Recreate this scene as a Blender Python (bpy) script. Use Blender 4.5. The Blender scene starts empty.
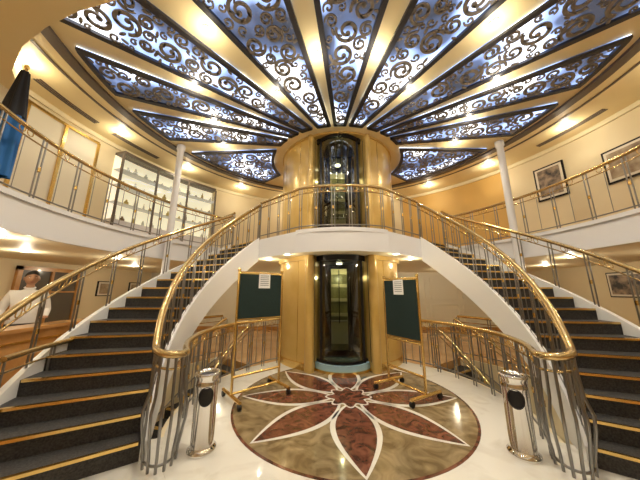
import bpy, math, random
import numpy as np
from mathutils import Vector, Matrix
random.seed(7)
R=math.radians
MX,MY=0.0,4.08      # atrium centre (medallion)
CX,CY=0.0,6.65      # lift core centre
DECK=2.80; SOF=2.35; CEIL=5.3

# ---------------- materials ----------------
def mat(name,col,rough=.5,metal=0.,col2=None,scale=3.,detail=4.,emit=0.,ecol=None,bump=0.,coat=0.,lo=.35,hi=.65,distort=0.):
    m=bpy.data.materials.new(name); m.use_nodes=True
    nt=m.node_tree; b=nt.nodes['Principled BSDF']
    b.inputs['Base Color'].default_value=(*col,1)
    b.inputs['Roughness'].default_value=rough
    b.inputs['Metallic'].default_value=metal
    if coat: b.inputs['Coat Weight'].default_value=coat
    if emit:
        b.inputs['Emission Color'].default_value=(*(ecol or col),1)
        b.inputs['Emission Strength'].default_value=emit
    if col2 or bump:
        tc=nt.nodes.new('ShaderNodeTexCoord'); n=nt.nodes.new('ShaderNodeTexNoise')
        n.inputs['Scale'].default_value=scale; n.inputs['Detail'].default_value=detail
        n.inputs['Distortion'].default_value=distort
        nt.links.new(tc.outputs['Object'],n.inputs['Vector'])
        if col2:
            r=nt.nodes.new('ShaderNodeValToRGB')
            r.color_ramp.elements[0].position=lo; r.color_ramp.elements[1].position=hi
            r.color_ramp.elements[0].color=(*col,1); r.color_ramp.elements[1].color=(*col2,1)
            nt.links.new(n.outputs['Fac'],r.inputs['Fac']); nt.links.new(r.outputs['Color'],b.inputs['Base Color'])
        if bump:
            bp=nt.nodes.new('ShaderNodeBump'); bp.inputs['Strength'].default_value=bump
            nt.links.new(n.outputs['Fac'],bp.inputs['Height']); nt.links.new(bp.outputs['Normal'],b.inputs['Normal'])
    return m
M={}
M['ceil']=mat('ceiling_cream',(.84,.71,.40),.5,col2=(.87,.74,.44),scale=1.5)
M['soffit']=mat('soffit_cream',(.80,.72,.50),.5)
M['ringgrey']=mat('ring_taupe',(.13,.105,.085),.45)
M['wall']=mat('wall_cream',(.72,.62,.42),.6,col2=(.77,.67,.46),scale=.8)
M['wallor']=mat('wall_orange',(.66,.42,.13),.6)
M['panelw']=mat('wainscot_white',(.80,.76,.64),.45)
M['fascia']=mat('fascia_white',(.70,.70,.73),.3,coat=.3)
M['white']=mat('white_paint',(.78,.78,.78),.3,coat=.3)
M['gold']=mat('gold_veneer',(.62,.41,.11),.28,.25,col2=(.70,.48,.16),scale=2.,coat=.4)
M['brass']=mat('brass',(.80,.56,.20),.22,1.)
M['rail']=mat('handrail_bronze',(.56,.41,.19),.18,.85)
M['steel']=mat('brushed_steel',(.27,.265,.26),.28,1.)
M['chrome']=mat('chrome',(.78,.77,.75),.08,1.)
M['dark']=mat('black_metal',(.010,.009,.009),.3,.4)
M['fili']=mat('filigree_bronze',(.17,.15,.13),.5,.0,col2=(.24,.21,.175),scale=9)
M['frame']=mat('fretwork_frame',(.05,.05,.06),.35,.4)
M['carpet']=mat('stair_carpet',(.022,.021,.022),.75,col2=(.062,.059,.058),scale=60,bump=.2)
M['deckc']=mat('deck_carpet',(.25,.13,.06),.9,col2=(.35,.2,.1),scale=20)
M['tan']=mat('marble_tan',(.15,.105,.05),.12,col2=(.34,.26,.145),scale=3.,detail=9,coat=.3,distort=2.)
M['red']=mat('marble_red',(.060,.020,.013),.12,col2=(.22,.085,.05),scale=6,detail=10,coat=.3,distort=1.6)
M['wmarb']=mat('marble_white',(.78,.76,.70),.10,col2=(.60,.56,.49),scale=2.5,detail=8,coat=.3,lo=.5,hi=.85,distort=1.5)
M['floor']=mat('marble_amber',(.50,.27,.10),.12,col2=(.62,.38,.17),scale=2,detail=7,coat=.3)
M['wood']=mat('desk_wood',(.45,.22,.07),.25,col2=(.58,.31,.11),scale=4,coat=.3)
M['green']=mat('board_felt',(.005,.018,.017),.85,col2=(.010,.029,.026),scale=80)
M['paper']=mat('paper',(.85,.85,.85),.7)
M['ink']=mat('ink',(.12,.12,.14),.7)
M['lamp']=mat('lamp_glow',(1,.92,.76),.5,emit=14,ecol=(1,.92,.74))
M['cabin']=mat('cabin_lining',(.34,.30,.12),.35,col2=(.22,.22,.10),scale=5)
M['cabinp']=mat('cabin_panel',(.80,.72,.42),.35)
M['blue']=mat('lift_base_blue',(.32,.50,.62),.12,coat=.4)
M['skin']=mat('skin',(.40,.22,.13),.5)
M['hair']=mat('hair',(.012,.010,.009),.6)
M['eye']=mat('eye_white',(.8,.8,.78),.3)
M['lips']=mat('lips',(.30,.10,.07),.5)
M['flagb']=mat('flag_blue',(.01,.13,.42),.7)
M['flagk']=mat('flag_black',(.01,.01,.015),.7)
M['pic']=mat('picture_art',(.03,.03,.035),.4,col2=(.40,.30,.22),scale=6,detail=3)
M['pic2']=mat('picture_art_pale',(.5,.42,.30),.4,col2=(.2,.13,.08),scale=4)
M['doorleaf']=mat('door_glass_dark',(.10,.085,.07),.15,coat=.5)
M['mat']=mat('picture_mount',(.75,.70,.6),.6)
M['shopbk']=mat('shop_back_glow',(.75,.70,.55),.5,emit=.8,ecol=(1,.88,.66))  # panel glows by itself, emission stands in for the shop's lighting
M['goods1']=mat('goods_white',(.8,.78,.72),.4)
M['goods2']=mat('goods_brown',(.20,.12,.07),.5)
M['goods3']=mat('goods_gold',(.6,.45,.15),.3,.5)
# glass
def glassmat(name,col,blend):
    g=bpy.data.materials.new(name); g.use_nodes=True; nt=g.node_tree
    for n in list(nt.nodes):
        if n.type!='OUTPUT_MATERIAL': nt.nodes.remove(n)
    out=[n for n in nt.nodes if n.type=='OUTPUT_MATERIAL'][0]
    tr=nt.nodes.new('ShaderNodeBsdfTransparent'); tr.inputs[0].default_value=(*col,1)
    gl=nt.nodes.new('ShaderNodeBsdfGlossy'); gl.inputs['Roughness'].default_value=.03
    lw=nt.nodes.new('ShaderNodeLayerWeight'); lw.inputs[0].default_value=blend
    mx=nt.nodes.new('ShaderNodeMixShader')
    nt.links.new(lw.outputs['Facing'],mx.inputs[0]); nt.links.new(tr.outputs[0],mx.inputs[1]); nt.links.new(gl.outputs[0],mx.inputs[2]); nt.links.new(mx.outputs[0],out.inputs[0])
    return g
M['glass']=glassmat('tinted_glass',(.58,.60,.54),.26)
M['shopglass']=glassmat('shop_glass',(.93,.95,.93),.2)
# skylight diffuser: noise-painted glow imitates uneven lamps/daylight behind the fretwork
s=bpy.data.materials.new('skylight_diffuser'); s.use_nodes=True; nt=s.node_tree
b=nt.nodes['Principled BSDF']; b.inputs['Base Color'].default_value=(.05,.05,.055,1); b.inputs['Roughness'].default_value=.25
tc=nt.nodes.new('ShaderNodeTexCoord'); n=nt.nodes.new('ShaderNodeTexNoise'); n.inputs['Scale'].default_value=.95; n.inputs['Detail'].default_value=2.5
nt.links.new(tc.outputs['Object'],n.inputs['Vector'])
r=nt.nodes.new('ShaderNodeValToRGB'); e=r.color_ramp.elements
e[0].position=.36; e[0].color=(.02,.024,.035,1); e[1].position=.62; e[1].color=(1,1,1,1)
x=r.color_ramp.elements.new(.45); x.color=(.05,.07,.13,1)
x=r.color_ramp.elements.new(.52); x.color=(.26,.36,.62,1)
nt.links.new(n.outputs['Fac'],r.inputs['Fac']); nt.links.new(r.outputs['Color'],b.inputs['Emission Color']); b.inputs['Emission Strength'].default_value=3.4
M['sky']=s

# ---------------- mesh builder ----------------
class MB:
    def __init__(s): s.v=[];s.f=[];s.m=[];s.sm=[]
    def add(s,vs,fs,mi=0,smooth=False):
        o=len(s.v); s.v+= [tuple(p) for p in vs]
        for f in fs: s.f.append(tuple(i+o for i in f)); s.m.append(mi); s.sm.append(smooth)
    def box(s,c,d,mi=0,rz=0.):
        ca,sa=math.cos(rz),math.sin(rz); vs=[]
        for z in(-1,1):
            for (x,y) in((-1,-1),(1,-1),(1,1),(-1,1)):
                X=x*d[0]/2;Y=y*d[1]/2
                vs.append((c[0]+X*ca-Y*sa,c[1]+X*sa+Y*ca,c[2]+z*d[2]/2))
        s.add(vs,[(3,2,1,0),(4,5,6,7),(0,1,5,4),(1,2,6,5),(2,3,7,6),(3,0,4,7)],mi)
    def tube(s,path,r,seg=8,mi=0,closed=False,radii=None):
        P=[Vector(p) for p in path]; n=len(P); vs=[];prev=None
        for i,p in enumerate(P):
            if closed: t=P[(i+1)%n]-P[i-1]
            else: t=P[min(i+1,n-1)]-P[max(i-1,0)]
            t.normalize()
            if prev is None:
                a=Vector((0,0,1)) if abs(t.z)<.9 else Vector((1,0,0))
                u=t.cross(a).normalized()
            else:
                u=(prev-t*prev.dot(t)); u.normalize()
            prev=u; w=t.cross(u); rr=radii[i] if radii else r
            for k in range(seg):
                a=2*math.pi*k/seg; vs.append(p+u*math.cos(a)*rr+w*math.sin(a)*rr)
        fs=[]; N=n if closed else n-1
        for i in range(N):
            j=(i+1)%n
            for k in range(seg):
                l=(k+1)%seg; fs.append((i*seg+k,i*seg+l,j*seg+l,j*seg+k))
        s.add(vs,fs,mi,True)
        if not closed:
            s.add(vs[:seg],[tuple(range(seg))[::-1]],mi); s.add(vs[-seg:],[tuple(range(seg))],mi)
    def lathe(s,prof,c,seg=32,mi=0,smooth=True):
        vs=[];fs=[]
        for (r_,z) in prof:
            for k in range(seg):
                a=2*math.pi*k/seg; vs.append((c[0]+r_*math.cos(a),c[1]+r_*math.sin(a),c[2]+z))
        for i in range(len(prof)-1):
            for k in range(seg):
                l=(k+1)%seg; fs.append((i*seg+k,i*seg+l,(i+1)*seg+l,(i+1)*seg+k))
        s.add(vs,fs,mi,smooth)
        s.add(vs[:seg],[tuple(range(seg))[::-1]],mi); s.add(vs[-seg:],[tuple(range(seg))],mi)
    def arc(s,c,r0,r1,a0,a1,z0,z1,n=24,mi=0,mt=None,ms=None,mo=None,smooth=True):
        """annular sector; r0,r1,z0,z1 may be functions of angle(deg)"""
        F=lambda q,a: q(a) if callable(q) else q
        mt=mi if mt is None else mt; ms=mi if ms is None else ms; mo=ms if mo is None else mo
        A=[a0+(a1-a0)*i/n for i in range(n+1)]
        def ring(r_,z_):
            return [(c[0]+F(r_,a)*math.cos(R(a)),c[1]+F(r_,a)*math.sin(R(a)),F(z_,a)) for a in A]
        q=ring(r0,z0);w=ring(r1,z0);e=ring(r1,z1);t=ring(r0,z1)
        flip=a1<a0
        def strip(A_,B_,mi_,sm):
            fs=[(i,i+1,n+1+i+1,n+1+i) for i in range(n)]
            if flip: fs=[f[::-1] for f in fs]
            s.add(A_+B_,fs,mi_,sm)
        strip(w,q,mi,False); strip(t,e,mt,False); strip(q,t,ms,smooth); strip(e,w,mo,smooth)
        for i,rev in((0,False),(n,True)):
            f=(0,1,2,3)
            if rev!=flip: f=f[::-1]
            s.add([q[i],w[i],e[i],t[i]],[f],ms)
    def prism(s,pts,z0,z1,mi=0,mt=None,ms=None):
        n=len(pts); lo=[(p[0],p[1],z0) for p in pts]; hi=[(p[0],p[1],z1) for p in pts]
        s.add(lo,[tuple(range(n))[::-1]],mi); s.add(hi,[tuple(range(n))],mi if mt is None else mt)
        s.add(lo+hi,[(i,(i+1)%n,n+(i+1)%n,n+i) for i in range(n)],mi if ms is None else ms)
    def ell(s,c,d,mi=0,seg=16,rg=10):
        vs=[];fs=[]
        for i in range(rg+1):
            p=math.pi*i/rg
            for k in range(seg):
                a=2*math.pi*k/seg
                vs.append((c[0]+d[0]*math.sin(p)*math.cos(a),c[1]+d[1]*math.sin(p)*math.sin(a),c[2]-d[2]*math.cos(p)))
        for i in range(rg):
            for k in range(seg):
                l=(k+1)%seg; fs.append((i*seg+k,i*seg+l,(i+1)*seg+l,(i+1)*seg+k))
        s.add(vs,fs,mi,True)
    def obj(s,name,mats,parent=None,mirror=False):
        me=bpy.data.meshes.new(name)
        v=s.v; f=s.f
        if mirror: v=[(-p[0],p[1],p[2]) for p in v]; f=[q[::-1] for q in f]
        me.from_pydata(v,[],f)
        for k in mats: me.materials.append(M[k])
        me.polygons.foreach_set('material_index',s.m); me.polygons.foreach_set('use_smooth',s.sm)
        me.update()
        o=bpy.data.objects.new(name,me); bpy.context.scene.collection.objects.link(o)
        if parent: o.parent=parent
        return o
def empty(name,loc=(0,0,0)):
    o=bpy.data.objects.new(name,None); bpy.context.scene.collection.objects.link(o); o.location=loc; o.empty_display_size=.1
    return o
def pol(r_,a,c=(MX,MY)): return (c[0]+r_*math.cos(R(a)),c[1]+r_*math.sin(R(a)))

# ---------------- room shell ----------------
X0,X1,Y0,Y1=-8.,8.,-3.,10.5
def rect_r(a):
    dx,dy=math.cos(R(a)),math.sin(R(a)); t=1e9
    if dx>1e-6: t=min(t,(X1-MX)/dx)
    if dx<-1e-6: t=min(t,(X0-MX)/dx)
    if dy>1e-6: t=min(t,(Y1-MY)/dy)
    if dy<-1e-6: t=min(t,(Y0-MY)/dy)
    return t
RW0,RW1=2.40,3.75          # down-stair well
WA,WB=142.,206.
fl=MB()
fl.arc((MX,MY),0.01,RW0,0,360,-.2,0,n=96,mi=1)
for a0,a1 in((38,142),(206,334)):
    fl.arc((MX,MY),RW0,RW1,a0,a1,-.2,0,n=48,mi=1 if a0==206 else 0)
fl.arc((MX,MY),RW1,rect_r,0,360,-.2,0,n=180,mi=0)
fl.obj('floor',['floor','wmarb'])
md=MB()
md.arc((MX,MY),.0,1.66,0,360,0.0,.003,n=96,mi=0)
md.arc((MX,MY),1.66,1.69,0,360,0.0,.0035,n=96,mi=2)
def lens(mb,ang,r0,r1,hw,z,mi,pw=1.0):
    n=20; L=[];Rr=[]
    for i in range(n+1):
        t=i/n; r_=r0+(r1-r0)*t; w=hw*math.sin(math.pi*t**.85)**pw
        L.append((r_,w)); Rr.append((r_,-w))
    pts=L+Rr[::-1][1:-1]; ca,sa=math.cos(R(ang)),math.sin(R(ang))
    vs=[(MX+p*ca-q*sa,MY+p*sa+q*ca,z) for p,q in pts][::-1]
    mb.add(vs,[tuple(range(len(vs)))],mi)
for k in range(8):
    a=-90+45*k
    lens(md,a,.20,1.64,.30,.005,1,.95); lens(md,a,.24,1.60,.235,.007,2,.95)
cpts=[]
for k in range(64):
    a=360*k/64; r_=.31+.05*math.cos(R(8*(a+90))); cpts.append(pol(r_,a))
md.prism(cpts,.006,.009,1)
cpts=[pol((.28+.05*math.cos(R(8*(360*k/64+90)))),360*k/64) for k in range(64)]
md.prism(cpts,.0085,.011,2)
md.obj('floor_medallion',['tan','wmarb','red'])

w=MB(); w.box((0,Y1+.1,1.18),(16.4,.2,2.75));
for i in range(12):  # wainscot panels
    x=-7.3+i*1.33
    for (dx,dz,sx,sz) in((0,.28,1.1,.03),(0,1.0,1.1,.03),(-.55,.64,.03,.75),(.55,.64,.03,.75),(0,1.25,1.1,.03),(0,2.15,1.1,.03),(-.55,1.7,.03,.9),(.55,1.7,.03,.9)):
        w.box((x+dx,Y1-.01,dz),(sx,.03,sz))
w.obj('wall_back',['panelw'])
w=MB(); w.box((X0-.1,3.75,1.18),(.2,13.5,2.75)); w.obj('wall_left',['wall'])
w=MB(); w.box((X1+.1,3.75,1.18),(.2,13.5,2.75)); w.obj('wall_right',['wall'])
w=MB(); w.box((0,Y0-.1,1.18),(16.4,.2,2.75)); w.obj('wall_front',['wall'])
RWALL=5.95
w=MB(); w.arc((MX,MY),RWALL,RWALL+.15,62,390,DECK,CEIL,n=120,ms=0)
w.arc((MX,MY),RWALL,RWALL+.15,30,62,DECK,CEIL,n=20,ms=1)
w.obj('wall_gallery',['wall','wallor'])
t=MB(); t.arc((MX,MY),RWALL-.03,RWALL,0,360,DECK,DECK+.12,n=120); t.obj('baseboard_gallery',['wood'])
t=MB(); t.arc((MX,MY),RWALL-.05,RWALL,0,360,CEIL-.1,CEIL,n=120); t.obj('trim_1',['soffit'])
c=MB(); c.box((0,3.75,CEIL+.1),(16.4,13.9,.2)); c.obj('ceiling',['ceil'])
t=MB(); t.arc((MX,MY),4.50,4.66,0,360,CEIL-.05,CEIL-.002,n=120); t.arc((MX,MY),4.66,4.88,0,360,CEIL-.02,CEIL-.002,n=120,mi=1); t.arc((MX,MY),4.88,4.93,0,360,CEIL-.03,CEIL-.002,n=120,mi=0)
t.obj('trim_2',['ringgrey','ceil'])
t=MB(); t.box((0,Y1-.02,.06),(16,.04,.12)); t.obj('baseboard_back',['wood'])
t=MB(); t.box((X0+.02,3.75,.06),(.04,13.4,.12)); t.obj('baseboard_left',['wood'])
t=MB(); t.box((X1-.02,3.75,.06),(.04,13.4,.12)); t.obj('baseboard_right',['wood'])

# upper gallery slab with balcony
A1=140.5; RB=2.02; DD=CY-MY
def rin(a):
    q=RB*RB-(DD*math.cos(R(a)))**2
    return DD*math.sin(R(a))-math.sqrt(max(q,0))
AS=A1
dk=MB()
dk.arc((MX,MY),rin,rect_r,180-AS,AS,SOF,DECK,n=80,mi=1,mt=0,ms=2)
dk.arc((MX,MY),4.5,rect_r,AS,540-AS,SOF,DECK,n=140,mi=1,mt=0,ms=2)
dk.obj('gallery_deck',['deckc','soffit','fascia'])
t=MB()
t.arc((MX,MY),4.47,4.52,AS,540-AS,DECK-.04,DECK+.03,n=140)
t.arc((MX,MY),4.48,4.52,AS,540-AS,SOF-.02,SOF+.04,n=140)
t.obj('trim_3',['fascia'])

# dropped ceiling bulkhead near the entrance
t=MB(); t.prism([(-5.65,3.5),(-5.1,2.95),(-4.5,2.6),(-3.9,2.37),(-3.3,2.2),(-2.85,2.12),(-2.5,2.05),(-2.55,1.5),(-3.6,1.3),(-4.8,1.6),(-5.5,2.4)][::-1],4.88,CEIL-.09)
t.obj('ceiling_bulkhead',['ceil'])

# ---------------- railings ----------------
def resample(path,step):
    P=[Vector(p) for p in path]; L=[0]
    for i in range(1,len(P)): L.append(L[-1]+(P[i]-P[i-1]).length)
    n=max(1,round(L[-1]/step)); out=[]
    for k in range(n+1):
        d=L[-1]*k/n; i=1
        while i<len(P)-1 and L[i]<d: i+=1
        f=(d-L[i-1])/max(1e-9,L[i]-L[i-1]); out.append(P[i-1].lerp(P[i],f))
    return out
def railing(mb,path,h=.93,step=.42,rings=True,rtop=.03,low=.10,thin=()):
    # mats 0 bronze,1 steel,2 brass
    up=lambda z:[(p[0],p[1],p[2]+z) for p in path]
    mb.tube(up(h),rtop,10,0); mb.tube(up(h-.13),.011,6,0); mb.tube(up(low),.012,6,1)
    pts=resample(path,step)
    for i,p in enumerate(pts):
        q=pts[min(i+1,len(pts)-1)]-pts[max(i-1,0)]; q.z=0; q.normalize()
        for s_ in(-.028,.028):
            a=p+q*s_; mb.tube([a,a+Vector((0,0,h-.02))],.011,6,1)
        mb.tube([p+Vector((0,0,h*.5-.03)),p+Vector((0,0,h*.5+.03))],.024,6,2)
        if i<len(pts)-1:
            c_=(p+pts[i+1])/2; d=(pts[i+1]-p).normalized()
            if rings:
                for f in(-.06,.06):
                    cc=c_+d*f+Vector((0,0,h-.065))
                    mb.tube([cc+d*math.cos(u)*.045+Vector((0,0,1))*math.sin(u)*.045 for u in [2*math.pi*k/12 for k in range(12)]],.006,4,2,closed=True)
            for f in thin:
                a=p.lerp(pts[i+1],f); mb.tube([a+Vector((0,0,low)),a+Vector((0,0,h-.13))],.006,5,1)
RM=['rail','steel','brass']

# ---------------- staircases ----------------
RI,RO=2.58,3.85; AST=214.; NT=16; dA=(AST-A1)/NT; H=DECK/(NT+1)
def nose(a): return H*(1+(AST-a)/dA)
def build_stair(mirror):
    e=empty('curved_staircase')
    st=MB()
    for k in range(NT):
        a0=AST-k*dA; a1=a0-dA; z=(k+1)*H
        st.arc((MX,MY),RI,RO,a0,a1,max(0.0,z-.22),z,n=4,mi=0)
        st.arc((MX,MY),RI+.02,RO-.02,a0+.3,a0-.35,z-.022,z+.005,n=2,mi=1)
    st.arc((MX,MY),RI+.02,RO-.02,A1+.35,A1-.45,DECK-.028,DECK+.006,n=2,mi=1)
    st.arc((MX,MY),RI+.03,RO-.03,A1+.1,A1-.1,DECK-H-.1,DECK-.01,n=1,mi=0)
    st.obj('treads',['carpet','brass'],e,mirror)
    sg=MB()
    top=lambda a: nose(a)+.05
    bot=lambda a: max(0.0,nose(a)-.52)
    sg.arc((MX,MY),RI-.06,RI+.0,AST+1,A1,bot,top,n=60)
    sg.arc((MX,MY),RO,RO+.06,AST+1,A1,bot,top,n=60)
    sg.arc((MX,MY),RI,RO,AST-6.5*dA*.5,A1,lambda a:max(0.001,nose(a)-.5),lambda a:max(0.004,nose(a)-.46),n=60)
    sg.obj('stringers',['white'],e,mirror)
    rl=MB()
    pin=[(*pol(RI-.02,AST+1-(AST+1-A1)*i/40),nose(AST+1-(AST+1-A1)*i/40)+.02-H*.5) for i in range(41)]
    pout=[(*pol(RO+.03,AST+1-(AST+1-A1)*i/40),nose(AST+1-(AST+1-A1)*i/40)+.02-H*.5) for i in range(41)]
    railing(rl,pin,h=.95,step=.40,rings=True,rtop=.036,thin=(.5,)); railing(rl,pout,h=.95,step=.62,rings=True,rtop=.034)
    # volute loop to the floor balustrade
    rr=(RI-.02-2.27)/2; c_=pol(2.27+rr,AST+1); zt=pin[0][2]+.95
    tx=Vector((math.sin(R(AST+1)),-math.cos(R(AST+1)),0))*-1
    rd=Vector((math.cos(R(AST+1)),math.sin(R(AST+1)),0)); ang=[math.pi*i/14 for i in range(15)]
    loop=[Vector((c_[0],c_[1],0))+rd*rr*math.cos(u)+tx*(rr*1.7*math.sin(u)) for u in ang]
    loop=[Vector((q.x,q.y,zt-(zt-.95)*(i/14))) for i,q in enumerate(loop)]
    rl.tube(loop,.036,10,0)
    rl.tube([q-Vector((0,0,.13)) for q in loop],.012,6,0)
    rl.tube([Vector((q.x,q.y,.06)) for q in loop],.012,6,1)
    for i in range(2,14,2):
        q=loop[i]; o=(q-Vector((c_[0],c_[1],q.z))).normalized()
        rl.tube([Vector((q.x,q.y,0))+o*.07*math.sin(math.pi*k/8)**2*(1 if k<5 else .4)+Vector((0,0,q.z*k/8)) for k in range(9)],.013,6,1)
    rl.obj('handrails',RM,e,mirror)
    return e
build_stair(False); build_stair(True)

# floor-level balustrades + flight down
def build_down(mirror):
    rl=MB()
    p=[(*pol(2.27,AST+1-(AST+1-129)*i/40),0) for i in range(41)]
    railing(rl,p,h=.95,step=.40,rtop=.034,thin=(.5,))
    rl.obj('balustrade',RM,None,mirror)
    e=empty('descending_staircase')
    st=MB(); n=13; d=(WB-WA)/n; h=.17
    for k in range(n):
        a0=WA+k*d; st.arc((MX,MY),RW0+.05,RW1-.05,a0,a0+d,-h*(k+1)-.2,-h*(k+1),n=4,mi=0)
        st.arc((MX,MY),RW0+.08,RW1-.08,a0+d-.7,a0+d+.1,-h*(k+1)-.02,-h*(k+1)+.006,n=2,mi=1)
    st.obj('treads',['carpet','brass'],e,mirror)
    wl=MB(); wl.arc((MX,MY),RW0,RW0+.05,WA,WB,-2.5,-.005,n=40); wl.arc((MX,MY),RW1-.05,RW1,WA,WB,-2.5,-.005,n=40)
    wl.arc((MX,MY),RW0,RW1,WB-.8,WB,-2.5,-.21,n=2); wl.arc((MX,MY),RW0,RW1,WA,WB,-2.55,-2.5,n=40)
    wl.obj('well_walls',['wall'],e,mirror)
    r2=MB()
    for rr in(RW0+.12,RW1-.12):
        q=[(*pol(rr,WA+(WB-WA)*i/30),-.17*n*i/30) for i in range(31)]
        railing(r2,q,h=.9,step=.6,rings=False,rtop=.028)
    r2.obj('handrails',RM,e,mirror)
    ro=MB()
    q=[(*pol(RW1+.06,WA+(WB-WA)*i/40),0) for i in range(41)]
    railing(ro,q,h=.95,step=.7,rings=False,rtop=.03)
    ro.obj('balustrade',RM,None,mirror)
build_down(False); build_down(True)

# gallery + balcony railings
for mir in(False,True):
    rl=MB()
    q=[(*pol(RO+(4.56-RO)*i/3,A1-.6),DECK) for i in range(4)]+[(*pol(4.56,A1+(270-A1)*i/70),DECK) for i in range(1,71)]
    railing(rl,q,h=.97,step=.60,rings=True,rtop=.032,thin=(.5,))
    rl.obj('gallery_railing',RM,None,mir)
rl=MB(); q=[(*pol(RI-.02,A1-.5),DECK)]
for i in range(49):
    a=A1-1.5-(2*(A1-90)-3)*i/48; q.append((*pol(rin(a)+.07,a),DECK))
q.append((*pol(RI-.02,180-A1+.5),DECK))
railing(rl,q,h=.95,step=.34,rings=True,rtop=.03)
rl.obj('balcony_railing',RM)
t=MB(); 
t.arc((MX,MY),lambda a:rin(a)-.02,lambda a:rin(a)+.06,180-AS+.5,AS-.5,DECK-.05,DECK+.03,n=60)
t.obj('trim_4',['fascia'])

# ---------------- lift core ----------------
core=empty('elevator_core'); RC=1.56; HW=.62
g0=math.degrees(math.asin(HW/RC))
b_=MB()
b_.arc((CX,CY),RC-.3,RC,-90+g0,270-g0,0,CEIL,n=72,mi=0,ms=0)
for s_ in(-1,1):   # rounded jambs
    x=s_*(HW+.06); y=CY-RC*math.cos(R(g0))+.02
    b_.tube([(x,y,0),(x,y,SOF)],.10,16,0); b_.tube([(x,y,DECK),(x,y,CEIL)],.07,16,0)
b_.arc((CX,CY),RC,RC+.03,-90+g0+4,270-g0-4,0,.14,n=72,mi=1)
b_.arc((CX,CY),RC-.1,RC+.03,0,360,CEIL-.05,CEIL,n=72,mi=0)
b_.arc((CX,CY),RC,RC+.02,-90+g0+4,270-g0-4,DECK,DECK+.12,n=72,mi=1)
b_.arc((CX,CY),RC,RC+.05,-90+g0,270-g0,SOF-.1,SOF,n=72,mi=0)
for a in (-90+g0+14,-90-g0-14,-90+g0+38,-90-g0-38):
    for z0,z1 in((.14,SOF-.1),(DECK+.12,CEIL-.07)):
        b_.arc((CX,CY),RC,RC+.004,a-.2,a+.2,z0,z1,n=1,mi=1)
b_.obj('drum',['gold','brass'],core)
SY=CY-RC+HW-.02
cb=MB()
for z0,z1 in((0.16,SOF),(DECK,CEIL-.1)):
    cb.box((0,CY-.35,(z0+z1)/2),(1.2,.05,z1-z0),2)     # rear lining
    for s_ in(-1,1): cb.box((s_*.60,CY-.85,(z0+z1)/2),(.05,1.0,z1-z0),2)
    for s_ in(-1,1): cb.box((s_*.42,CY-.40,(z0+z1)/2),(.30,.06,z1-z0),2)
    cb.box((0,CY-.41,z0+1.0),(.46,.06,1.95),0)
    cb.box((0,CY-.43,z0+.42),(.42,.06,.50),3)
    for q_ in(.85,1.2,1.55,1.9): cb.box((0,CY-.45,z0+q_),(.40,.04,.08 if q_<1.8 else .14),3)
    cb.box((-.22,CY-.46,z0+1.0),(.03,.06,2.),2); cb.box((.22,CY-.46,z0+1.0),(.03,.06,2.),2); cb.box((.0,CY-.46,z0+1.3),(.02,.05,1.3),2)
    cb.box((0,CY-.45,z0+.70),(.44,.05,.03),1)
    cb.box((0,CY-.6,z0+2.12),(1.15,.9,.06),2)
    cb.lathe([(.07,0),(.07,-.02)],(0,CY-.75,z0+2.08),16,4)
cb.obj('cabin_interior',['cabin','panelw','dark','cabinp','lamp'],core)
gm=MB()
for z0,z1 in((0.2,SOF-.12),(DECK+.08,CEIL-.12)):
    gm.arc((0,SY),HW-.04,HW-.03,180,360,z0,z1,n=24)
gm.obj('glass_enclosure',['glass'],core)
fm=MB()
for z0,z1 in((0.0,SOF),(DECK,CEIL-.004)):
    fm.arc((0,SY),HW-.07,HW,178,362,z1-.12,z1,n=24)
    fm.arc((0,SY),HW-.07,HW-.01,178,362,z0+.16,z0+.21,n=24)
    for a in(184,222,318,356):
        x,y=pol(HW-.035,a,(0,SY)); wd=.14 if a in(184,356) else .06
        fm.box((x,y,(z0+z1)/2),(wd,wd,z1-z0-.02))
fm.obj('frame',['dark'],core)
bs=MB(); bs.arc((0,SY),.01,HW+.04,180,360,0,.16,n=24); bs.obj('base',['blue'],core)
bs=MB(); bs.arc((0,SY),HW+.03,HW+.07,180,360,0,.05,n=24); bs.obj('base_trim',['brass'],core)

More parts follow.
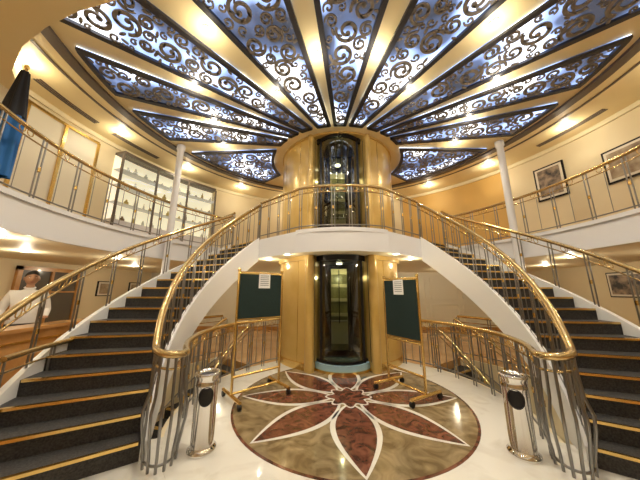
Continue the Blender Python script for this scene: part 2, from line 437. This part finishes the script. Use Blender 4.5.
# ---------------- fretwork skylight panels ----------------
PX,PY=0.,5.7
def hit(a,c,r_):
    dx,dy=math.sin(R(a)),-math.cos(R(a)); ox,oy=PX-c[0],PY-c[1]
    b=ox*dx+oy*dy; return -b+math.sqrt(b*b-(ox*ox+oy*oy-r_*r_))
def ppt(a,r_): return (PX+r_*math.sin(R(a)),PY-r_*math.cos(R(a)))
PAN=[(-8,8),(13.5,31),(38.5,51.5),(56.5,66.5),(71.5,83.5),(92,129)]
PAN=PAN+[(-b,-a) for a,b in PAN[1:]]
rng=np.random.default_rng(5)
def fil(panel):
    a0,a1=panel
    n=14; ro=4.33; ri=1.86
    pts=[]
    for i in range(n+1):
        a=a0+(a1-a0)*i/n; pts.append(ppt(a,hit(a,(CX,CY),ri)))
    side=12; A=ppt(a1,hit(a1,(CX,CY),ri)); B=ppt(a1,hit(a1,(MX,MY),ro))
    pts+= [(A[0]+(B[0]-A[0])*k/side,A[1]+(B[1]-A[1])*k/side) for k in range(1,side)]
    for i in range(n+1):
        a=a1+(a0-a1)*i/n; pts.append(ppt(a,hit(a,(MX,MY),ro)))
    A=pts[-1];B=pts[0]
    pts+= [(A[0]+(B[0]-A[0])*k/side,A[1]+(B[1]-A[1])*k/side) for k in range(1,side)]
    P=np.array(pts); Q=np.roll(P,-1,axis=0)
    area=np.sum(P[:,0]*Q[:,1]-Q[:,0]*P[:,1])
    if area<0: P=P[::-1].copy(); Q=np.roll(P,-1,axis=0)
    e=empty('skylight_fretwork_panel')
    m=MB(); m.prism([tuple(p) for p in P],CEIL-.03,CEIL-.004,0); m.obj('diffuser',['sky'],e)
    m=MB()
    T=(Q-np.roll(P,1,axis=0)); T/=np.linalg.norm(T,axis=1)[:,None]; N=np.stack([-T[:,1],T[:,0]],1)
    I=P+N*.065; O=P-N*.015; k=len(P); z0,z1=CEIL-.075,CEIL-.03
    vs=[(*p,z0) for p in O]+[(*p,z0) for p in I]+[(*p,z1) for p in I]+[(*p,z1) for p in O]; fs=[]
    for i in range(k):
        j=(i+1)%k
        fs+=[(i,k+i,k+j,j),(k+i,2*k+i,2*k+j,k+j),(3*k+i,i,j,3*k+j)]
    m.add(vs,fs,1)
    d=Q-P; L2=(d**2).sum(1)
    def sd(p):
        t=np.clip(((p-P)*d).sum(1)/L2,0,1); c=P+d*t[:,None]; return np.sqrt(((p-c)**2).sum(1)).min()
    def inside(p):
        y=p[1];x=p[0]; c=((P[:,1]>y)!=(Q[:,1]>y)); xi=d[:,0]*(y-P[:,1])/np.where(d[:,1]==0,1e-9,d[:,1])+P[:,0]
        return (np.sum(c&(x<xi))%2)==1
    lo,hi=P.min(0),P.max(0); C=np.zeros((0,3))
    for tries,rmin,rmax in((350,.13,.185),(1500,.075,.13),(2500,.045,.075),(1500,.026,.038)):
        for _ in range(tries):
            p=lo+(hi-lo)*rng.random(2)
            if not inside(p): continue
            r_=sd(p)-.055
            if r_<rmin: continue
            if len(C):
                r_=min(r_,(np.sqrt(((C[:,:2]-p)**2).sum(1))-C[:,2]).min())
            if r_<rmin: continue
            C=np.vstack([C,[p[0],p[1],min(r_,rmax)]])
    zb,zt=CEIL-.065,CEIL-.045
    for ci,(x,y,r_) in enumerate(C):
        dr=1 if rng.random()<.5 else -1; ph=rng.random()*6.28
        if r_<.043:
            ta=rng.random()*3.14
            m.prism([(x+r_*1.5*math.cos(u)*math.cos(ta)-r_*.6*math.sin(u)*math.sin(ta),y+r_*1.5*math.cos(u)*math.sin(ta)+r_*.6*math.sin(u)*math.cos(ta)) for u in [6.283*k/8 for k in range(8)]],zb,zt); continue
        def ribbon(turns,r0,r1,w0,w1,ph,ns):
            vs=[];fs=[]
            for i in range(ns+1):
                t=i/ns; a=ph+dr*turns*6.283*t; rr=r0+(r1-r0)*t
                w=w0+(w1-w0)*t+ .35*w0*math.sin(math.pi*t)
                for q in(rr-w/2,rr+w/2): vs.append((x+q*math.cos(a),y+q*math.sin(a),zb))
            nv=len(vs); vs+=[(p[0],p[1],zt) for p in vs]
            for i in range(ns):
                b=2*i; fs+=[(b,b+1,b+3,b+2),(b,b+2,nv+b+2,nv+b),(b+1,nv+b+1,nv+b+3,b+3)]
            m.add(vs,fs)
        ns=28 if r_>.09 else 18; big=r_>.085; tn=(1.25+.45*rng.random()) if big else 1.0
        ribbon(tn,r_*1.0,r_*.32,r_*.20+.008,r_*.15+.004,ph,ns)
        a=ph+dr*tn*6.283; ex,ey=x+r_*.24*math.cos(a),y+r_*.24*math.sin(a); br=r_*.19+.003
        m.prism([(ex+br*math.cos(u),ey+br*math.sin(u)) for u in [6.283*k/10 for k in range(10)]],zb,zt)
        if r_>.08:   # acanthus leaflets branching from the scroll
            for q in range(4):
                a=ph+dr*(.9+q*1.35); rr=r_*(.72-.05*q)
                ex,ey=x+rr*math.cos(a),y+rr*math.sin(a); ta=a+dr*2.3
                m.prism([(ex+ r_*.25*math.cos(u)*math.cos(ta)-r_*.075*math.sin(u)*math.sin(ta), ey+r_*.25*math.cos(u)*math.sin(ta)+r_*.075*math.sin(u)*math.cos(ta)) for u in [6.283*k/10 for k in range(10)]],zb,zt)
    m.obj('fretwork',['fili','frame'],e)
for p in PAN: fil(p)

# ---------------- columns ----------------
for s_ in(-1,1):
    m=MB(); x,y=pol(4.36,160); x=abs(x)*s_
    m.lathe([(.11,0),(.11,.08),(.075,.12),(.075,CEIL-.16),(.10,CEIL-.12),(.10,CEIL-.004)],(x,y,0),24)
    m.obj('column',['fascia'])

# ---------------- notice board stands ----------------
def board(pl,pr,zt,zb,papers):
    m=MB(); a=Vector((*pl,0)); b=Vector((*pr,0)); d=(b-a).normalized(); nrm=Vector((d.y,-d.x,0)); rz=math.atan2(d.y,d.x); W=(b-a).length
    for p in(a,b):
        m.tube([p+Vector((0,0,.1)),p+Vector((0,0,zt+.02))],.021,8,0)
        m.ell((p.x,p.y,zt+.04),(.028,.028,.03),0,10,6)
        m.tube([p+nrm*.32+Vector((0,0,.10)),p-nrm*.32+Vector((0,0,.10))],.025,8,0)
        for s_ in(-1,1):
            q=p+nrm*.30*s_; m.tube([q+Vector((0,0,.10)),q+Vector((0,0,.06))],.014,6,0)
            m.tube([q+Vector((0,0,.045))-d*.018,q+Vector((0,0,.045))+d*.018],.043,12,3)
    for z in(.12,.34,zb-.03,zt-.0):
        m.tube([a+Vector((0,0,z)),b+Vector((0,0,z))],.019,8,0)
    c_=(a+b)/2; m.box((c_.x,c_.y,(zt+zb)/2),(W-.04,.025,zt-zb),1,rz)
    m.box((c_.x,c_.y,zt-.012),(W-.03,.032,.022),0,rz); m.box((c_.x,c_.y,zb+.012),(W-.03,.032,.022),0,rz)
    for (u,z,w_,h_) in papers:
        q=c_+d*u*W/2+nrm*.016; m.box((q.x,q.y,z),(w_,.003,h_),2,rz)
        for k in range(6):
            q2=c_+d*u*W/2+nrm*.0185; m.box((q2.x,q2.y,z+h_*.36-k*h_*.13),(w_*.75,.001,.008),4,rz)
    m.obj('notice_board_stand',['brass','green','paper','dark','ink'])
board((-1.72,3.84),(-1.13,4.37),1.88,1.14,[(.12,1.75,.21,.24)])
board((.74,4.54),(1.11,3.90),1.79,.82,[(-.05,1.65,.22,.25)])

# ---------------- litter bins ----------------
for s_ in(-1,1):
    e=empty('litter_bin',(s_*1.62,2.81,0)); m=MB()
    m.lathe([(.135,0),(.14,.01),(.14,.03),(.118,.045),(.112,.06),(.112,.60),(.118,.615),(.118,.63),(.112,.645),(.115,.69),(.128,.715),(.128,.735),(.10,.74),(.098,.70)],(0,0,0),36)
    m.obj('body',['chrome'],e)
    m=MB(); fa=math.atan2(-2.8,-.35-s_*1.62)
    vs=[];fs=[]; K=8
    for i in range(K+1):
        x=-1+2*i/K; h_=.085*math.sqrt(max(0,1-x*x))
        for z in(-h_,h_): vs.append((.1145*math.cos(fa+.6*x),.1145*math.sin(fa+.6*x),.53+z))
    for i in range(K): fs.append((2*i,2*i+2,2*i+3,2*i+1))
    m.add(vs,fs,0,True)
    m.tube([(.116*math.cos(fa+.62*math.cos(u)),.116*math.sin(fa+.62*math.cos(u)),.53+.088*math.sin(u)) for u in [6.283*k/20 for k in range(20)]],.005,5,0,closed=True)
    m.lathe([(.1,.0),(.1,.002)],(0,0,.705),24,0)
    m.obj('opening',['dark'],e)

# ---------------- gallery shop front ----------------
e=empty('shop_window_display')
m=MB(); a0,a1=138,166; r_=RWALL-.01; zt_=5.02
m.arc((MX,MY),r_-.02,r_,a0,a1,DECK+.5,zt_,n=24,mi=0)
m.obj('glowing_back',['shopbk'],e)
m=MB()
for z in(DECK+.5,3.75,4.2,4.62): m.arc((MX,MY),r_-.28,r_-.02,a0,a1,z-.01,z+.006,n=24)
m.arc((MX,MY),r_-.32,r_,a0,a1,DECK+.02,DECK+.48,n=24,mi=0)
m.arc((MX,MY),r_-.34,r_,a0,a1,zt_,zt_+.07,n=24,mi=1)
for k in range(4):
    a=a0+(a1-a0)*k/3; x,y=pol(r_-.32,a); m.box((x,y,3.95),(.04,.045,2.15),1,R(a))
m.obj('shelving',['fascia','ringgrey'],e)
m=MB(); m.arc((MX,MY),r_-.325,r_-.315,a0,a1,DECK+.5,zt_,n=24); m.obj('glazing',['shopglass'],e)
m=MB()
for z in(DECK+.51,3.76,4.21,4.63):
    a=a0+1
    while a<a1-1:
        h_=random.uniform(.06,.22); w_=random.uniform(.02,.06); x,y=pol(r_-.15,a)
        mi=random.choice([0,0,1,2])
        m.lathe([(w_*.8,0),(w_,h_*.1),(w_*.9,h_*.6),(w_*.4,h_*.75),(w_*.4,h_)],(x,y,z),10,mi)
        a+=random.uniform(1.6,3.)
m.obj('goods',['goods1','goods2','goods3'],e)
# framed panels on the left gallery wall
m=MB()
for k in range(4):
    a=170+k*6.5; x,y=pol(RWALL-.04,a); m.box((x,y,3.95),(.05,.05,2.25),0,R(a))
m.arc((MX,MY),RWALL-.07,RWALL-.01,170,189.5,5.05,5.1,n=20); m.arc((MX,MY),RWALL-.07,RWALL-.01,170,189.5,2.94,2.99,n=20)
m.arc((MX,MY),RWALL-.03,RWALL-.01,170,189.5,2.99,5.05,n=20,mi=1)
m.obj('gallery_wall_panelling',['brass','panelw'])

def picture(a,z,w_,h_,art,r_=RWALL-.02):
    x,y=pol(r_,a); m=MB(); rz=R(a)
    m.box((x,y,z),(.035,w_,h_),0,rz)
    x,y=pol(r_-.02,a); m.box((x,y,z),(.012,w_-.08,h_-.08),1,rz)
    x,y=pol(r_-.028,a); m.box((x,y,z),(.008,w_-.18,h_-.18),2,rz)
    m.obj('framed_picture',['dark','mat',art])
picture(19,4.40,.66,.92,'pic'); picture(5,4.22,.85,.75,'pic2')
def pic_wall(x,y,z,w_,h_,art,ax):
    m=MB(); s_=1 if x<0 else -1
    m.box((x+s_*.02,y,z),(.04,w_,h_),0); m.box((x+s_*.042,y,z),(.01,w_-.06,h_-.06),1); m.box((x+s_*.05,y,z),(.01,w_-.16,h_-.16),2)
    m.obj('framed_picture',['dark','mat',art])
pic_wall(X0,8.3,1.65,.55,.5,'pic2','x'); pic_wall(X0,9.6,1.65,.5,.5,'pic2','x')
pic_wall(X1,6.9,1.75,.9,.7,'pic','x')
def door(name,x,y,wd,s_):
    e=empty(name); m=MB()
    for k in(-1,1): m.box((x+s_*.04,y+k*wd/2,1.1),(.08,.1,2.2),0)
    m.box((x+s_*.04,y,2.15),(.08,wd+.1,.1),0); m.box((x+s_*.04,y,1.05),(.07,.06,2.1),0); m.box((x+s_*.04,y,1.55),(.06,wd,.04),0)
    m.obj('frame',['wood'],e)
    m=MB(); m.box((x+s_*.02,y,1.1),(.03,wd,2.1),0); m.obj('leaf',['doorleaf'],e)
door('door_1',X0,6.6,1.5,1); door('door_2',X1,5.2,1.6,-1)

# ceiling vents
for a0,a1 in((4,18),(158,170),(174,186)):
    m=MB()
    for rr in(5.45,5.50,5.55): m.arc((MX,MY),rr,rr+.03,a0,a1,CEIL-.012,CEIL-.001,n=10)
    m.obj('ceiling_vent',['ringgrey'])

# ---------------- reception desk ----------------
m=MB()
m.arc((MX,MY),4.72,4.80,160,204,0,1.02,n=40,mi=0)
m.arc((MX,MY),4.66,5.08,160,204,1.02,1.07,n=40,mi=0)
m.arc((MX,MY),4.70,4.72,160,204,.12,.16,n=40,mi=1); m.arc((MX,MY),4.70,4.72,160,204,.86,.89,n=40,mi=1)
for a in(160.3,203.7):
    x,y=pol(4.9,a); m.box((x,y,.51),(.36,.05,1.02),0,R(a))
m.obj('reception_desk',['wood','brass'])
m=MB(); m.arc((MX,MY),4.7,5.0,2,24,.42,.47,n=16); m.arc((MX,MY),4.75,4.95,3,23,0,.42,n=16); m.arc((MX,MY),4.98,5.06,2,24,.4,.85,n=16)
m.obj('curved_bench',['wood'])

# ---------------- furled flag on gallery, stand-in for an unidentified blue and black object ----------------
fx,fy=-4.74,2.86
m=MB(); m.lathe([(.14,0),(.14,.03),(.03,.05),(.02,.06)],(fx,fy,DECK),20,2)
m.tube([(fx,fy,DECK+.04),(fx,fy,DECK+2.0)],.014,8,2); m.ell((fx,fy,DECK+2.02),(.03,.03,.04),2,10,6)
def drape(z0,z1,r0,r1,mi):
    vs=[];fs=[];S=36;n=8
    for i in range(n+1):
        t=i/n; rr=r0+(r1-r0)*t; 
        for k in range(S):
            u=6.283*k/S; q=rr*(1+.22*math.sin(u*6+t*1.5)); vs.append((fx+q*math.cos(u),fy+q*math.sin(u),z0+(z1-z0)*t))
    for i in range(n):
        for k in range(S):
            l=(k+1)%S; fs.append((i*S+k,i*S+l,(i+1)*S+l,(i+1)*S+k))
    m.add(vs,fs,mi,True)
drape(DECK+.3,DECK+1.2,.11,.10,0); drape(DECK+1.2,DECK+1.94,.11,.04,1)
m.obj('furled_flag_stand_in',['flagb','flagk','brass'])

# ---------------- receptionist ----------------
px_,py_=-5.42,4.10
per=empty('receptionist',(px_,py_,0)); per.rotation_euler=(0,0,R(55)); per.scale=(1.08,1.08,1.08)
bm=bpy.data.materials.new('uniform'); bm.use_nodes=True; nt=bm.node_tree; pb=nt.nodes['Principled BSDF']; pb.inputs['Roughness'].default_value=.8
tc=nt.nodes.new('ShaderNodeTexCoord'); sp=nt.nodes.new('ShaderNodeSeparateXYZ'); cr=nt.nodes.new('ShaderNodeValToRGB'); cr.color_ramp.interpolation='CONSTANT'
mr=nt.nodes.new('ShaderNodeMath'); mr.operation='DIVIDE'; mr.inputs[1].default_value=2.
el=cr.color_ramp.elements; el[0].position=0; el[0].color=(.01,.01,.01,1); el[1].position=.05; el[1].color=(.02,.02,.03,1)
q=el.new(.49); q.color=(.82,.82,.82,1)
nt.links.new(tc.outputs['Object'],sp.inputs[0]); nt.links.new(sp.outputs['Z'],mr.inputs[0]); nt.links.new(mr.outputs[0],cr.inputs[0]); nt.links.new(cr.outputs[0],pb.inputs['Base Color'])
M['uniform']=bm
def skin(name,verts,edges,rad,mk,parent,root=0,lv=2):
    me=bpy.data.meshes.new(name); me.from_pydata(verts,edges,[]); me.materials.append(M[mk])
    o=bpy.data.objects.new(name,me); bpy.context.scene.collection.objects.link(o); o.parent=parent
    md_=o.modifiers.new('s','SKIN'); md_.use_smooth_shade=True
    for i,l in enumerate(me.skin_vertices[0].data):
        rr=rad[i]; l.radius=(rr if isinstance(rr,tuple) else (rr,rr)); l.use_root=(i==root)
    sb=o.modifiers.new('d','SUBSURF'); sb.levels=lv; sb.render_levels=lv
    return o
V=[(0,0,.96),(0,0,1.12),(0,-.005,1.33),(0,0,1.47),(0,0,1.51)]; E=[(0,1),(1,2),(2,3),(3,4)]; RD=[(.17,.12),(.16,.115),(.185,.12),(.085,.075),(.058,.058)]
for s_ in(-1,1):
    i=len(V)
    V+=[(s_*.17,0,1.43),(s_*.24,.03,1.16),(s_*.20,-.20,1.06)]; RD+=[.068,.05,.036]; E+=[(2,i),(i,i+1),(i+1,i+2)]
    i=len(V)
    V+=[(s_*.10,0,.88),(s_*.11,-.01,.50),(s_*.11,.02,.10),(s_*.125,-.13,.045)]; RD+=[.095,.066,.05,.04]; E+=[(0,i),(i,i+1),(i+1,i+2),(i+2,i+3)]
skin('body',V,E,RD,'uniform',per)
skin('neck',[(0,0,1.46),(0,-.004,1.53),(0,-.008,1.60)],[(0,1),(1,2)],[.052,.052,.050],'skin',per)
for s_ in(-1,1):
    wx,wy,wz=s_*.20,-.20,1.06
    V=[(wx,wy+.01,wz),(wx-s_*.005,wy-.05,wz+.02),(wx-s_*.01,wy-.085,wz+.025)];E=[(0,1),(1,2)];RD=[(.026,.022),(.036,.018),(.038,.016)]
    skin('hand',V,E,RD,'skin',per)
    for k,(dx,l) in enumerate(((-.028,.062),(-.010,.074),(.010,.070),(.028,.054))):
        b0=(wx-s_*.01+s_*dx*1.0,wy-.085,wz+.025)
        V=[b0,(b0[0],b0[1]-l*.45,b0[2]+.004),(b0[0],b0[1]-l*.8,b0[2]-.008),(b0[0],b0[1]-l,b0[2]-.02)]
        skin('finger_%d'%(k+1),V,[(0,1),(1,2),(2,3)],[.010,.0095,.0085,.007],'skin',per,lv=1)
    V=[(wx-s_*.02,wy-.03,wz+.02),(wx-s_*.05,wy-.06,wz+.018),(wx-s_*.06,wy-.09,wz+.012)]
    skin('thumb',V,[(0,1),(1,2)],[.013,.011,.008],'skin',per,lv=1)
# head
hz=1.665; m=MB()
vs=[];fs=[];S=28;G=22
for i in range(G+1):
    p=math.pi*i/G
    for k in range(S):
        u=6.283*k/S; x=.078*math.sin(p)*math.cos(u); y=.098*math.sin(p)*math.sin(u); z=-.122*math.cos(p)
        if z<-.02: f=1-.35*((-z-.02)/.10)**1.3; x*=f; y*=(1-.18*((-z-.02)/.10))
        if y<0:
            nz=math.exp(-(x/.014)**2)*math.exp(-((z+.012)/.026)**2)*.026
            br=math.exp(-((z-.028)/.012)**2)*.004; sock=-math.exp(-((abs(x)-.03)/.015)**2)*math.exp(-((z-.008)/.012)**2)*.007
            y-=nz+br+sock
        vs.append((x,y,z+hz))
for i in range(G):
    for k in range(S):
        l=(k+1)%S; fs.append((i*S+k,i*S+l,(i+1)*S+l,(i+1)*S+k))
m.add(vs,fs,0,True)
for s_ in(-1,1):
    m.ell((s_*.08,.005,hz-.005),(.010,.018,.030),0)
    m.ell((s_*.029,-.080,hz+.008),(.012,.010,.007),1,10,6); m.ell((s_*.029,-.0885,hz+.008),(.005,.003,.005),2,8,6)
    m.ell((s_*.029,-.090,hz+.028),(.017,.006,.0035),2,8,6)
m.ell((0,-.088,hz-.058),(.024,.008,.007),3,12,6)
# hair: a close cap following the skull, front hairline high, back and sides lower
vs=[];fs=[];HN=12
for i in range(HN+1):
    for k in range(S):
        u=6.283*k/S; fr=(1-math.sin(u))/2      # 1 at the front
        low=math.pi*(.44+.24*fr**1.5)            # start angle of the cap
        p=low+(math.pi-low)*i/HN
        gr=.003+.007*min(1,i/3)
        x=(.078+gr)*math.sin(p)*math.cos(u); y=(.098+gr)*math.sin(p)*math.sin(u)
        vs.append((x,y,hz-(.122+gr)*math.cos(p)))
for i in range(HN):
    for k in range(S):
        l=(k+1)%S; fs.append((i*S+k,i*S+l,(i+1)*S+l,(i+1)*S+k))
m.add(vs,fs,2,True)
m.obj('head',['skin','eye','hair','lips'],per)
m=MB(); m.tube([(.056*math.cos(u),.055*math.sin(u),1.52-.012*math.sin(-u)) for u in [6.283*k/20 for k in range(20)]],.012,6,0,closed=True)
m.obj('collar',['paper','dark'],per)

# ---------------- lights ----------------
WARM=(1,.88,.66); K_=.60
lg=empty('ceiling_light_fittings')
dl=MB()
def point(x,y,z,pw,rad=.05,col=WARM,name='lamp'):
    l=bpy.data.lights.new(name,'POINT'); l.energy=pw; l.color=col; l.shadow_soft_size=rad
    o=bpy.data.objects.new(name,l); o.location=(x,y,z); bpy.context.scene.collection.objects.link(o); o.parent=lg
def down(x,y,zc,pw,rad=.055,spot=0,drop=.14):
    dl.lathe([(rad+.025,-.012),(rad+.025,-.001)],(x,y,zc),20,0); dl.lathe([(rad,-.016),(rad,-.012)],(x,y,zc),20,1)
    if spot:
        l=bpy.data.lights.new('spot','SPOT'); l.energy=spot*K_; l.color=WARM; l.shadow_soft_size=.05; l.spot_size=R(135); l.spot_blend=.5
        o=bpy.data.objects.new('spot',l); o.location=(x,y,zc-.03); bpy.context.scene.collection.objects.link(o); o.parent=lg
    if pw: point(x,y,zc-drop,pw*K_,.03)
for k in range(18):
    a=k*20+10; x,y=pol(5.3,a); down(x,y,CEIL,17,spot=28)
for (ax,rr) in((10.7,2.6),(-10.7,2.6),(34.7,3.6),(-34.7,3.6),(54,3.4),(-54,3.4),(87.7,3.),(-87.7,3.)):  # downlights added between the panels for floor bounce and a brighter ceiling
    x,y=ppt(ax,rr); down(x,y,CEIL,15,spot=190,rad=.04,drop=.20)
for (ax,rr) in((34.7,2.2),(-34.7,2.2),(69,3.0),(-69,3.0),(10.7,4.2),(-10.7,4.2)):  # extra fittings added only to brighten the ceiling between the panels
    x,y=ppt(ax,rr); down(x,y,CEIL,13,rad=.035,drop=.20)
for (x,y) in [(-6.6,1.5),(-6.2,4.5),(-6.4,7.5),(-5.3,5.6),(-3.9,8.8),(-1.5,9.4),(1.5,9.4),(3.9,8.8),(5.3,5.6),(6.4,7.5),(6.2,4.5),(6.6,1.5),(-5,-1.4),(0,-1.6),(5,-1.4),(-4.95,3.2)]:  # the last downlight is added to brighten the receptionist
    down(x,y,SOF,24)
for x in(-1.15,1.15): down(x,CY-RC+.02-.08,SOF,8)
for x in(-1.75,1.75): down(x,CY-.75,SOF,14)
dl.obj('recessed_downlights',['white','lamp'],lg)
point(0,CY-.8,1.9,11,.03,(1,.92,.6)); point(0,CY-.8,DECK+1.7,9,.03,(1,.94,.6))
for s_ in(-1,1): point(s_*2.9,4.4,-1.0,8,.05)

wd=bpy.data.worlds.new('world'); bpy.context.scene.world=wd; wd.use_nodes=True
wd.node_tree.nodes['Background'].inputs[0].default_value=(.05,.05,.06,1)
# ---------------- camera ----------------
cam=bpy.data.cameras.new('camera'); co=bpy.data.objects.new('camera',cam); bpy.context.scene.collection.objects.link(co)
cam.sensor_width=36; cam.lens=13.5; cam.clip_start=.02
co.location=(-.35,0,1.6); co.rotation_euler=(R(90+11.8),0,R(1.2))
bpy.context.scene.camera=co
try:
    bpy.context.scene.view_settings.view_transform='Standard'
    bpy.context.scene.view_settings.look='None'
except Exception as ex: print(ex)
